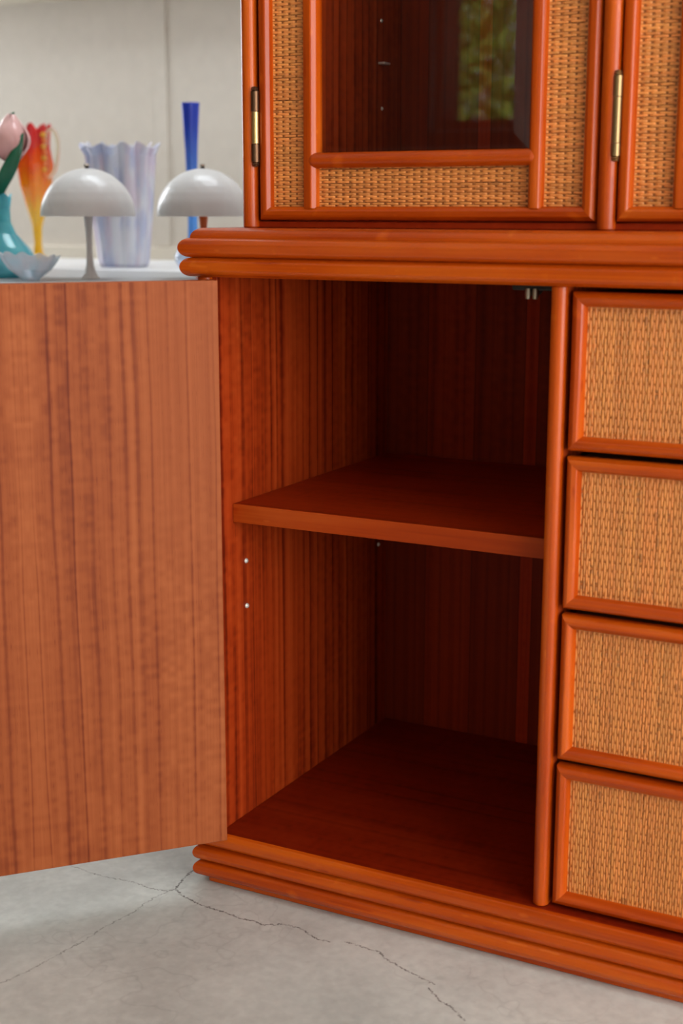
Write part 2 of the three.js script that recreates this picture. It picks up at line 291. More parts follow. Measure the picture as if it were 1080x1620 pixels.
struct('wall_left', mergeGeometries([box(FX - WT, FX, 0, CH, FZ, WIN_L.z0), box(FX - WT, FX, 0, CH, WIN_L.z1, FZ2), box(FX - WT, FX, 0, WIN_L.y0, WIN_L.z0, WIN_L.z1), box(FX - WT, FX, WIN_L.y1, CH, WIN_L.z0, WIN_L.z1)]), M.wall);
struct('wall_front', mergeGeometries([box(FX, WIN_F.x0, 0, CH, FZ2, FZ2 + WT), box(WIN_F.x1, FX2, 0, CH, FZ2, FZ2 + WT), box(WIN_F.x0, WIN_F.x1, 0, WIN_F.y0, FZ2, FZ2 + WT), box(WIN_F.x0, WIN_F.x1, WIN_F.y1, CH, FZ2, FZ2 + WT)]), M.wall);
struct('trim_4', mergeGeometries([box(-3.0, WIN_F.x0 - 0.01, 0.02, 2.6, FZ2 - 0.03, FZ2), box(WIN_F.x1 + 0.01, -0.35, 0.02, 2.6, FZ2 - 0.03, FZ2), box(WIN_F.x0 - 0.01, WIN_F.x1 + 0.01, 0.02, WIN_F.y0 - 0.01, FZ2 - 0.03, FZ2)]), M.dim);   // dark panelling round the garden window
struct('trim_5', box(FX, FX + 0.03, 0.02, 2.6, -0.5, FZ2 - 0.04), M.dim);   // dark panelling on the left wall beside the front
struct('trim_1', box(FX, FX2, 1.435, 1.52, FZ, FZ + 0.10), M.cream);                  // ledge along the back wall
struct('trim_2', box(-1.50, -1.455, 0.745, 1.435, FZ, FZ + 0.005), M.wall);           // upright strip on the back wall
struct('trim_3', box(FX, FX2, 0.02, 0.742, FZ, FZ + 0.018), M.cream);                 // dado
function windowAt(n, axis, at, a0, a1, y0, y1, mat = M.white, deep = 0.03) {              // frame with a mullion, and its pane
  const w = new THREE.Group(); w.name = 'window_' + n; w.userData.kind = 'structure'; scene.add(w);
  const B = (p0, p1, q0, q1, d0, d1) => axis === 'x' ? box(at + d0, at + d1, q0, q1, p0, p1) : box(p0, p1, q0, q1, at + d0, at + d1);
  const f = 0.04; part('window_frame', mergeGeometries([B(a0, a1, y0, y0 + f, -0.03, deep), B(a0, a1, y1 - f, y1, -0.03, deep), B(a0, a0 + f, y0 + f, y1 - f, -0.03, deep), B(a1 - f, a1, y0 + f, y1 - f, -0.03, deep)]), mat, w);
  part('window_pane', B(a0 + f, a1 - f, y0 + f, y1 - f, -0.003, 0.003), M.pane, w);
}
windowAt(1, 'x', FX2 + 0.1, WIN_R.z0, WIN_R.z1, WIN_R.y0, WIN_R.y1);
windowAt(2, 'x', FX - 0.1, WIN_L.z0, WIN_L.z1, WIN_L.y0, WIN_L.y1);
windowAt(3, 'z', FZ2 + 0.03, WIN_F.x0, WIN_F.x1, WIN_F.y0, WIN_F.y1, M.dim, 0.16);
M.glow = new THREE.MeshStandardMaterial({ color: 0xffffff, emissive: new THREE.Color(0.9, 0.96, 1), emissiveIntensity: 1.2, roughness: 0.6 });
for (const [x, z, w, d, lab] of [[-0.5, -1.15, 1.5, 0.7, 'cool white ceiling light panel above the display tables']]) {
  const t = thing('ceiling_light', lab, 'ceiling light', [x, 0, z]);
  part('light_frame', mergeGeometries([box(-w / 2 - 0.03, w / 2 + 0.03, 2.86, CH, -d / 2 - 0.03, -d / 2), box(-w / 2 - 0.03, w / 2 + 0.03, 2.86, CH, d / 2, d / 2 + 0.03), box(-w / 2 - 0.03, -w / 2, 2.86, CH, -d / 2, d / 2), box(w / 2, w / 2 + 0.03, 2.86, CH, -d / 2, d / 2)]), M.white, t);
  part('diffuser', box(-w / 2, w / 2, 2.865, CH - 0.005, -d / 2, d / 2), M.glow, t);
}
{ // greenery outside the garden window
  const R = rng(77), pos = [], idx = [];
  const hedge = thing('hedge', 'leafy green hedge growing outside the garden window', 'hedge', [-2.3, 0, 6.5]);
  for (let k = 0; k < 70000; k++) {
    const c = new THREE.Vector3((R() - 0.5) * 3.4, R() * 3.3, (R() - 0.5) * 1.3), q = new THREE.Quaternion().setFromEuler(new THREE.Euler(R() * 6, R() * 6, R() * 6)), s = 0.022 + R() * 0.022, b = pos.length / 3;
    for (const [x, y] of [[-1, 0], [0, -0.45], [1, 0], [0, 0.45]]) { const v = new THREE.Vector3(x * s, y * s, 0).applyQuaternion(q).add(c); pos.push(v.x, v.y, v.z); }
    idx.push(b, b + 1, b + 2, b, b + 2, b + 3);
  }
  const g = new THREE.BufferGeometry(); g.setAttribute('position', new THREE.Float32BufferAttribute(pos, 3)); g.setIndex(idx); g.computeVertexNormals();
  const l = part('foliage', g, new THREE.MeshPhysicalMaterial({ color: new THREE.Color(0.34, 0.50, 0.08), roughness: 0.8, transmission: 0.3, thickness: 0, side: THREE.DoubleSide }), hedge); l.userData.kind = 'stuff';
  for (const x of [-0.9, -0.2, 0.5]) part('trunk', lathe([[0.03, 0], [0.02, 1], [0.008, 2.2]], 8).translate(x, 0, 0), new THREE.MeshStandardMaterial({ color: 0x4a3826, roughness: 0.9 }), hedge);
  const lawn = struct('garden_ground', box(-6, 6, -0.12, -0.02, FZ2 + WT + 0.01, 9), new THREE.MeshStandardMaterial({ color: new THREE.Color(0.10, 0.16, 0.05), roughness: 1 }));
}

// ---------------------------------------------------------------- base cabinet
const XR = 0.932, ZB = -0.475;                               // right side and back of the carcass
const cab = thing('base_cabinet', 'red brown rattan base cabinet with an open door, inner shelf and cane drawers', 'cabinet');
const P_front = (z) => (a, o, h) => [a, h, z + o], P_left = (x) => (a, o, h) => [x - o, h, a], P_right = (x) => (a, o, h) => [x + o, h, a];
function moulding(name, prof, seed) {                         // rails along the front and both sides, mitred at the corners
  part(name, bar(-0.022, XR - 0.009, -1, 1, prof, P_front(0), seed), M.pole, cab);
  part(name, bar(0, ZB, 1, 0, prof, P_left(-0.022), seed + 1), M.pole, cab);
  part(name, bar(0, ZB, 1, 0, prof, P_right(XR - 0.009), seed + 2), M.pole, cab);
}
const half = (y0, y1, out) => { const r = (y1 - y0) / 2; return [[-0.012, y0], ...arc(out - r, y0 + r, r, -Math.PI / 2, Math.PI / 2, 14), [-0.012, y1]]; };
moulding('worktop_rail', [[-0.012, 0.8166], ...arc(0.0117 - 0.010, 0.8166, 0.010, 0, 0.001, 1), ...arc(0.0117 - 0.0112, 0.8166, 0.0112, 0.02, Math.PI / 2, 10), [-0.012, 0.8278]], 10);
moulding('worktop_rail', half(0.7942, 0.8166, 0.0225), 20);
moulding('worktop_rail', half(0.7718, 0.7942, 0.0212), 30);
moulding('plinth_rail', [[-0.012, 0.0527], [0.006, 0.0527], ...arc(0.0105, 0.0637, 0.011, -Math.PI / 2 + 0.1, 0, 8), ...arc(0.0165, 0.0700, 0.005, 0, Math.PI / 2, 6), [-0.012, 0.075]], 40);
moulding('plinth_rail', half(0.0312, 0.0527, 0.0214), 50);
moulding('plinth_rail', half(0.0095, 0.0312, 0.0214), 60);
part('worktop', board(-0.034, XR + 0.003, 0.8000, 0.8278, ZB, -0.0118, 'x', 0.001), M.board, cab);
part('foot_board', board(-0.028, XR, 0.0003, 0.012, ZB, 0.009, 'x', 0.003), M.pole, cab);
part('side_panel', board(-0.028, -0.006, 0.0123, 0.7995, ZB, -0.002, 'y', 0.001), M.side, cab);
part('side_panel', board(XR - 0.022, XR, 0.0123, 0.7995, ZB, -0.002, 'y', 0.001, 0.3), M.side, cab);
part('divider', board(0.4115, 0.4285, 0.0752, 0.7995, -0.458, -0.002, 'y', 0.001, 0.17), M.side, cab);
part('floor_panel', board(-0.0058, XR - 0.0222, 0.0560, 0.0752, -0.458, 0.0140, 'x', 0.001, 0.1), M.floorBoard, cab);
part('back_panel', board(-0.0058, XR - 0.0222, 0.0125, 0.7995, ZB, -0.4585, 'y', 0.0005, 0.02), M.back, cab);
{ const sh = part('shelf', board(-0.0056, 0.4112, 0.4705, 0.4935, -0.4575, -0.0300, 'x', 0.0008, 0.21), M.board, cab); part('edge_band', board(-0.0056, 0.4112, 0.4705, 0.4937, -0.0299, -0.0288, 'x', 0.0005, 0.33), M.edge, sh); }
for (const [x, s] of [[-0.0205, 1], [0.4198, 2], [0.9215, 3]]) part('post', pole(x, 0.0005, 0.0752, 0.7718, 0.0090, s), M.pole, cab);
for (const [y, z] of [[0.4146, -0.0582], [0.3557, -0.0583], [0.3577, -0.4324], [0.4160, -0.4324]]) {
  const g = lathe([[0, 0.0030], [0.0014, 0.0028], [0.0026, 0.0019], [0.0032, 0.0006], [0.0034, 0]], 20); g.rotateZ(-Math.PI / 2); g.translate(-0.0059, y, z);
  part('shelf_pin', g, M.pin, cab).userData.label = 'small shiny metal shelf pin socket';
}
{ // roller catch under the top of the compartment
  const c = sub('roller_catch', cab); c.userData.label = 'dark metal double roller catch';
  part('catch_body', board(0.352, 0.404, 0.7640, 0.7716, -0.058, -0.034, 'x', 0.002), M.darkMetal, c);
  for (const dx of [-0.0042, 0.0042]) { const g = lathe([[0, -0.006], [0.0030, -0.0055], [0.0036, 0], [0.0030, 0.0055], [0, 0.006]], 16); g.translate(0.3752 + dx, 0.7606, -0.0345); part('catch_roller', g, M.catch, c); }
  const g = lathe([[0.0035, -0.0030], [0.0085, 0.0030], [0.0095, 0.0035]], 20); g.translate(0.3752, 0.7605, -0.046); part('catch_cup', g, M.darkMetal, c);
}
const DW0 = 0.4335, DW1 = 0.9075;
for (let k = 0; k < 4; k++) {                                 // drawers, the lowest first
  const y0 = 0.0795 + 0.17345 * k, y1 = y0 + 0.1665, d = sub('drawer', cab);
  frame(d, DW0, DW1, y0, y1, frameProfile(0.0152, 0.0085), -0.001, 100 + k * 10);
  part('drawer_box', board(DW0 + 0.006, DW1 - 0.006, y0 + 0.004, y1 - 0.004, -0.40, -0.0065, 'x', 0.001, 0.1 * k), M.caneBack, d);
  caneInto(d, DW0 + 0.0140, y0 + 0.0140, -0.0050, DW1 - DW0 - 0.028, y1 - y0 - 0.028, 'y', 700 + k);
}
{ // the door, swung wide open to the left: built along +x from its hinge edge, inner face at z = 0 facing -z, then turned
  const d = sub('door', cab), L = 0.405, y0 = 0.0712, y1 = 0.7690, t = 0.020;
  part('door_panel', board(0, L, y0, y1, 0, t, 'y', 0.0010, 0.05), M.door, d).userData.label = 'plain brown veneered inner face of the open door';
  frame(d, 0.016, L - 0.002, y0 + 0.002, y1 - 0.002, frameProfile(0.0152, 0.0085).map(([o, h]) => [o, h + 0.0102]), t, 160);
  caneInto(d, 0.0305, y0 + 0.0165, t + 0.0045, L - 0.047, y1 - y0 - 0.033, 'y', 760);
  d.position.set(0.0112, 0, 0.0225);
  d.rotation.y = -Math.atan2(0.754, -0.656);
}

// ---------------------------------------------------------------- upper hutch
const hut = thing('display_hutch', 'red brown rattan display hutch with glass doors standing on the base cabinet', 'cabinet', [0, 0.8278, 0]);
{
  const Y = (y) => y - 0.8278, top = 1.72, zf = -0.062, X0 = -0.0035, X1 = 0.8985, zb = -0.468;
  part('side_panel', board(X0, 0.0125, 0.0002, Y(top), zb, zf - 0.004, 'y', 0.001, 0.05), M.side, hut);
  part('side_panel', board(X1 - 0.016, X1, 0.0002, Y(top), zb, zf - 0.004, 'y', 0.001, 0.25), M.side, hut);
  part('back_panel', board(0.0127, X1 - 0.0162, 0.0002, Y(top), zb, zb + 0.008, 'y', 0.0005, 0.1), M.back, hut);
  part('floor_panel', board(0.0127, X1 - 0.0162, 0.0002, 0.0075, zb + 0.0082, zf - 0.003, 'x', 0.001), M.board, hut);
  part('top_panel', board(X0, X1, Y(top) + 0.0002, Y(top) + 0.03, zb, zf + 0.012, 'x', 0.008), M.pole, hut);
  part('divider', board(0.4405, 0.4525, 0.0077, Y(top), zb + 0.0084, zf - 0.012, 'y', 0.001, 0.35), M.side, hut);
  for (const [x, s] of [[0.0060, 4], [0.4462, 5], [0.8890, 6]]) part('post', pole(x, zf, 0.0002, Y(top), 0.0098, s), M.pole, hut);
  for (const [y, z] of [[1.1006, -0.395], [0.9853, -0.398]]) { const g = lathe([[0, 0.0022], [0.0016, 0.0019], [0.0026, 0.0008], [0.0028, 0]], 14); g.rotateZ(-Math.PI / 2); g.translate(0.0125, Y(y), z); part('shelf_pin', g, M.pin, hut); }
  { const g = board(0.0125, 0.0225, Y(1.0430), Y(1.0462), -0.404, -0.386, 'x', 0.0005); part('shelf_clip', g, M.pin, hut); }
  for (const [ox, seed] of [[0, 200], [0.4378, 260]]) {       // two doors alike
    const d = sub('door', hut), a0 = 0.0192 + ox, a1 = 0.4342 + ox, b0 = Y(0.8368), b1 = Y(1.70), fw = 0.0158;
    frame(d, a0, a1, b0, b1, frameProfile(fw, 0.0085), zf - 0.002, seed);
    const sL = [0.0782 + ox, 0.0965 + ox], sR = [0.3572 + ox, 0.3738 + ox];
    for (const [s, k] of [[sL, 0], [sR, 1]]) part('inner_stile', bar(b0 + fw - 0.002, b1 - fw + 0.002, 0, 0, frameProfile(s[1] - s[0], 0.0085), (a, o, h) => [s[0] + o, a, zf - 0.002 + h], seed + 5 + k), M.pole, d);
    for (const y of [0.9048, 1.62]) { const g = new THREE.CapsuleGeometry(0.0090, sR[0] - sL[1] + 0.005, 8, 24); const p = g.attributes.position, uv = g.attributes.uv; for (let i = 0; i < p.count; i++) uv.setXY(i, uv.getX(i) * 0.055 + seed * 0.013, p.getY(i) + 0.3); g.rotateZ(Math.PI / 2); g.scale(1, 1, 0.95); g.translate((sL[1] + sR[0]) / 2, Y(y), zf - 0.0005); part('cross_rail', g, M.pole, d); }
    part('backing_board', mergeGeometries([board(a0 + 0.006, sL[1] - 0.004, b0 + 0.006, b1 - 0.006, zf - 0.014, zf - 0.0085, 'y', 0.0005), board(sR[0] + 0.004, a1 - 0.006, b0 + 0.006, b1 - 0.006, zf - 0.014, zf - 0.0085, 'y', 0.0005), board(sL[1] - 0.004, sR[0] + 0.004, b0 + 0.006, Y(0.9030), zf - 0.014, zf - 0.0085, 'y', 0.0005), board(sL[1] - 0.004, sR[0] + 0.004, Y(1.622), b1 - 0.006, zf - 0.014, zf - 0.0085, 'y', 0.0005)]), M.caneBack, d);
    caneInto(d, a0 + fw - 0.001, b0 + fw - 0.001, zf - 0.0065, sL[0] - a0 - fw + 0.002, b1 - b0 - 2 * fw + 0.002, 'x', seed + 11);
    caneInto(d, sR[1] - 0.001, b0 + fw - 0.001, zf - 0.0065, a1 - fw - sR[1] + 0.002, b1 - b0 - 2 * fw + 0.002, 'x', seed + 12);
    caneInto(d, sL[1] - 0.001, b0 + fw - 0.001, zf - 0.0065, sR[0] - sL[1] + 0.002, Y(0.8965) - b0 - fw + 0.002, 'x', seed + 13);
    caneInto(d, sL[1] - 0.001, Y(1.628), zf - 0.0065, sR[0] - sL[1] + 0.002, b1 - fw - Y(1.628), 'x', seed + 14);
    { // bevelled glass: a flat centre and four sloping borders, closed at the back
      const x0 = sL[1] - 0.003, x1 = sR[0] + 0.003, y0 = Y(0.9075), y1 = Y(1.618), z = zf - 0.005, w = 0.0235, dz = 0.0030, q = [];
      const O = [[x0, y0], [x1, y0], [x1, y1], [x0, y1]], I = [[x0 + w, y0 + w], [x1 - w, y0 + w], [x1 - w, y1 - w], [x0 + w, y1 - w]];
      for (let k = 0; k < 4; k++) { const m = (k + 1) % 4; q.push([...O[k], z - dz], [...O[m], z - dz], [...I[m], z], [...O[k], z - dz], [...I[m], z], [...I[k], z]); }
      q.push([...I[0], z], [...I[1], z], [...I[2], z], [...I[0], z], [...I[2], z], [...I[3], z]);
      const g = new THREE.BufferGeometry(); g.setAttribute('position', new THREE.Float32BufferAttribute(q.flat(), 3)); g.computeVertexNormals();
      part('glass_pane', g, M.pane, d).userData.label = 'bevelled clear glass';
    }
    for (const hy of [0.9443, 1.60]) {                        // slim barrel hinge
      const h = sub('hinge', hut), hx = (ox ? 0.4551 : 0.0168), hz = zf + (ox ? 0.0065 : 0.0065), r = 0.0046, y = Y(hy), H = 0.0462;
      const first = !ox; h.userData.label = first ? 'slim bronze barrel hinge with a brass middle' : 'slim aged brass barrel hinge';
      const at = (g) => g.translate(hx, y, hz), end = first ? M.bronze : M.oldBrass, mid = first ? M.brass : M.oldBrass, m0 = first ? -0.019 : -0.027, m1 = first ? 0.017 : 0.019;
      part('knuckle', at(lathe([[0, m0], [r, m0], [r, m1], [0, m1]], 24)), mid, h);
      part('knuckle', at(lathe([[0, m1 + 0.0006], [r * 1.05, m1 + 0.0006], [r * 1.05, H - 0.006], [r * 0.8, H - 0.005], [0, H - 0.005]], 24)), end, h);
      part('knuckle', at(lathe([[0, m0 - 0.0006], [r * 1.05, m0 - 0.0006], [r * 1.05, -H + 0.006], [r * 0.8, -H + 0.005], [0, -H + 0.005]], 24)), end, h);
      for (const s of [-1, 1]) part('finial', at(lathe([[0, s * (H - 0.0055)], [r * 0.75, s * (H - 0.005)], [r * 0.98, s * (H - 0.0035)], [r * 0.75, s * (H - 0.002)], [r * 0.85, s * (H - 0.0012)], [0, s * H]], 20)), end, h);
      part('hinge_leaf', board(hx - 0.0012, hx + 0.0012, y + m0, y + m1, zf - 0.004, hz, 'y', 0.0005), end, h);
    }
  }
}

// ---------------------------------------------------------------- display tables behind
function table(label, x0, x1, z0, z1, h, top, mat) {
  const cx = (x0 + x1) / 2, cz = (z0 + z1) / 2, t = thing('display_table', label, 'table', [cx, 0, cz]);
  part('table_top', board(x0 - cx, x1 - cx, h - top, h, z0 - cz, z1 - cz, 'x', 0.004), mat, t);
  for (const [sx, sz] of [[-1, -1], [1, -1], [-1, 1], [1, 1]]) { const lx = sx * ((x1 - x0) / 2 - 0.05), lz = sz * ((z1 - z0) / 2 - 0.05); part('leg', board(lx - 0.02, lx + 0.02, 0.0003, h - top - 0.0003, lz - 0.02, lz + 0.02, 'y', 0.003), M.white, t); }
  return t;
}
const TH = 0.727;
table('grey topped display table behind the open door', -2.0, -0.08, -0.955, -0.42, TH, 0.03, M.grey);
table('white display table against the back wall behind the lamps', -2.3, 0.7, -1.46, -0.962, TH + 0.001, 0.03, M.white);

// ---------------------------------------------------------------- mushroom lamps
M.opal = new THREE.MeshPhysicalMaterial({ color: new THREE.Color(0.64, 0.65, 0.66), roughness: 0.3 });
M.stemWhite = new THREE.MeshPhysicalMaterial({ color: new THREE.Color(0.66, 0.65, 0.64), roughness: 0.25 });
M.stemOrange = new THREE.MeshPhysicalMaterial({ color: new THREE.Color(0.66, 0.11, 0.02), roughness: 0.25 });
function lamp(label, x, z, stem, base) {
  const t = thing('table_lamp', label, 'lamp', [x, TH + 0.0003, z], 'mushroom lamps on the grey table');
  const R = 0.0835, yd = 0.1095, hd = 0.083, prof = [];
  for (let i = 0; i <= 20; i++) { const a = i / 20 * Math.PI / 2; prof.push([R * Math.cos(a), yd + hd * Math.sin(a)]); }
  for (let i = 20; i >= 0; i--) { const a = i / 20 * Math.PI / 2; prof.push([(R - 0.0025) * Math.cos(a), yd + (hd - 0.0025) * Math.sin(a)]); }
  prof.push(prof[0]);
  part('lamp_shade', lathe(prof, 64), M.opal, t);
  part('stem', lathe([[0, 0.140], [0.0085, 0.138], [0.0086, 0.115], [0.0078, 0.103], [0.0062, 0.088], [0.0052, 0.068], [0.0053, 0.045], [0.0068, 0.024], [0.0100, 0.012]], 40), stem, t);
  part('base', lathe([[0.0100, 0.012], [0.0135, 0.005], [0.0165, 0.0015], [0.0165, 0], [0, 0]], 40), base, t);
  part('switch_knob', lathe([[0, yd + hd - 0.001], [0.0035, yd + hd - 0.001], [0.0035, yd + hd + 0.004], [0, yd + hd + 0.004]], 20), M.darkMetal, t);
  part('finial', lathe([[0, yd + hd + 0.0042], [0.0055, yd + hd + 0.0042], [0.0055, yd + hd + 0.0072], [0.004, yd + hd + 0.0082], [0, yd + hd + 0.0082]], 20), M.steel, t);
  return t;
}
lamp('white dome lamp on a white stem in front of the opal vase', -0.690, -0.642, M.stemWhite, M.stemWhite);
lamp('white dome lamp on an orange stem beside the tall blue vase', -0.516, -0.748, M.stemOrange, M.stemOrange);

// ---------------------------------------------------------------- glassware
const thin = (o) => new THREE.MeshPhysicalMaterial({ transmission: 0.55, thickness: 0, roughness: 0.12, ior: 1.5, ...o });
const upDown = (n) => { const r = []; for (let i = 0; i <= n; i++) r.push(i / n); for (let i = n; i >= 0; i--) r.push(2 - i / n); return r; };  // v in 0..1 outside, 2..1 inside
function vessel(profile, thick, flute, color, nu = 96, nv = 40) {     // profile [[t, radius, y], ...]; flute(a, t) -> [radius factor, dy]
  return shell((a, v) => { const inn = v > 1, t = inn ? 2 - v : v; let [r, y] = lerpPts(profile, t); const [k, dy] = flute(a, t); r *= k; if (inn) { r = Math.max(0.001, r - thick); y = Math.max(y, profile[0][2] + thick); } return [r, y + dy]; }, nu, [...Array(nv + 1).keys()].map((i) => i / nv).concat([...Array(nv + 1).keys()].map((i) => 1 + (i + 0.001) / (nv + 0.001))), color);
}
{ // opal vase with folded, ruffled walls
  const t = thing('ruffled_vase', 'pale lilac opalescent glass vase with a ruffled rim behind the white lamp', 'vase', [-0.946, TH + 0.0013, -1.090]);
  const ridge = (a, q) => { const s = Math.abs(Math.sin(a * 5.5 + 0.4 + 0.3 * Math.sin(a))); return 1 + (0.03 + 0.11 * q * q) * (1 - 2 * Math.pow(s, 0.8)) * -1 + 0.02 * Math.sin(a * 3 + 1); };
  const g = vessel([[0, 0.002, 0], [0.06, 0.047, 0], [0.12, 0.053, 0.008], [0.4, 0.061, 0.09], [0.7, 0.066, 0.18], [0.88, 0.068, 0.232], [1, 0.076, 0.252]], 0.003,
    (a, q) => [ridge(a, q), 0.006 * smooth(0.8, 1, q) * Math.sin(a * 13 + 0.8 + 1.5 * Math.sin(a * 2))],
    (a, v, y) => { const n = fbm(a * 3 + 10, y * 22, 900, 3), b = fbm(a * 5 + 30, y * 14, 905, 3), c = mix([0.86, 0.87, 0.93], [0.66, 0.70, 0.88], smooth(0.4, 0.75, n)); return mix(c, [0.86, 0.74, 0.84], smooth(0.52, 0.75, b) * 0.7); }, 216, 44);
  part('vase_body', g, thin({ vertexColors: true, transmission: 0.30, roughness: 0.10, iridescence: 0.5, iridescenceIOR: 1.4, iridescenceThicknessRange: [100, 380], side: THREE.DoubleSide }), t);
}
{ // red, orange and yellow glass jug
  const t = thing('glass_jug', 'red orange and yellow glass jug with a ruffled rim and clear handle', 'jug', [-1.385, TH + 0.0013, -1.335]);
  t.scale.setScalar(1.06);
  const P = [[0, 0.002, 0], [0.05, 0.026, 0.0], [0.09, 0.027, 0.003], [0.14, 0.011, 0.012], [0.24, 0.0085, 0.035], [0.36, 0.011, 0.075], [0.48, 0.021, 0.112], [0.62, 0.035, 0.165], [0.76, 0.0405, 0.212], [0.88, 0.034, 0.25], [1, 0.035, 0.296]];
  const ramp = [[0, 0.92, 0.60, 0.02], [0.10, 0.90, 0.62, 0.03], [0.16, 0.95, 0.36, 0.01], [0.22, 0.90, 0.13, 0.01], [0.26, 0.78, 0.015, 0.012], [0.32, 0.75, 0.02, 0.03]];
  part('jug_body', vessel(P, 0.0025, (a, q) => [1 + 0.05 * Math.sin(a * 7) * smooth(0.3, 0.8, q) + 0.10 * smooth(0.9, 1, q) * Math.sin(a * 7), 0.007 * smooth(0.9, 1, q) * Math.sin(a * 7 + 0.7)], (a, v, y) => lerpPts(ramp, clamp(y, 0, 0.31) + 0.012 * Math.sin(a * 7)), 126, 44), thin({ vertexColors: true, transmission: 0.45, roughness: 0.08, side: THREE.DoubleSide }), t);
  const hc = new THREE.CatmullRomCurve3([[0.036, 0.255, 0.0], [0.046, 0.286, 0.004], [0.062, 0.286, 0.006], [0.073, 0.262, 0.006], [0.068, 0.225, 0.004], [0.056, 0.195, 0.002], [0.040, 0.182, 0]].map((p) => new THREE.Vector3(...p)));
  part('handle', new THREE.TubeGeometry(hc, 60, 0.0042, 14), new THREE.MeshPhysicalMaterial({ color: new THREE.Color(0.95, 0.9, 0.72), transmission: 0.8, thickness: 0.004, roughness: 0.05, ior: 1.5 }), t).userData.label = 'clear curved glass handle';
  for (let i = 0; i < 8; i++) { const y = 0.276 - i * 0.0125, g = new THREE.SphereGeometry(0.0075 - (i % 2) * 0.001, 18, 14); g.scale(0.9, 0.85, 0.8); g.translate(0.037 + (i % 2) * 0.0025, y, 0.012); part('glass_bead', g, thin({ color: i % 2 ? new THREE.Color(0.95, 0.30, 0.06) : new THREE.Color(0.92, 0.52, 0.05), transmission: 0.4 }), t); }
}
{ // tall blue vase
  const t = thing('bud_vase', 'tall slim cobalt blue glass vase behind the orange stemmed lamp', 'vase', [-0.838, TH + 0.0013, -1.194]);
  const P = [[0, 0.0122, 0.052], [0.25, 0.0106, 0.09], [0.5, 0.0108, 0.16], [0.75, 0.0138, 0.245], [1, 0.0200, 0.342]];
  part('vase_neck', vessel(P, 0.002, (a, q) => [1 + 0.04 * Math.cos(a * 6), 0], (a, v, y) => mix([0.12, 0.40, 0.90], [0.03, 0.08, 0.66], smooth(0.10, 0.32, y)), 60, 40), thin({ vertexColors: true, transmission: 0.35, roughness: 0.08, side: THREE.DoubleSide }), t);
  part('vase_foot', lathe([[0, 0], [0.032, 0], [0.0405, 0.010], [0.041, 0.022], [0.034, 0.038], [0.020, 0.049], [0.0116, 0.054]], 48), thin({ color: new THREE.Color(0.72, 0.80, 0.92), transmission: 0.7 }), t).userData.label = 'pale clear glass foot';
}
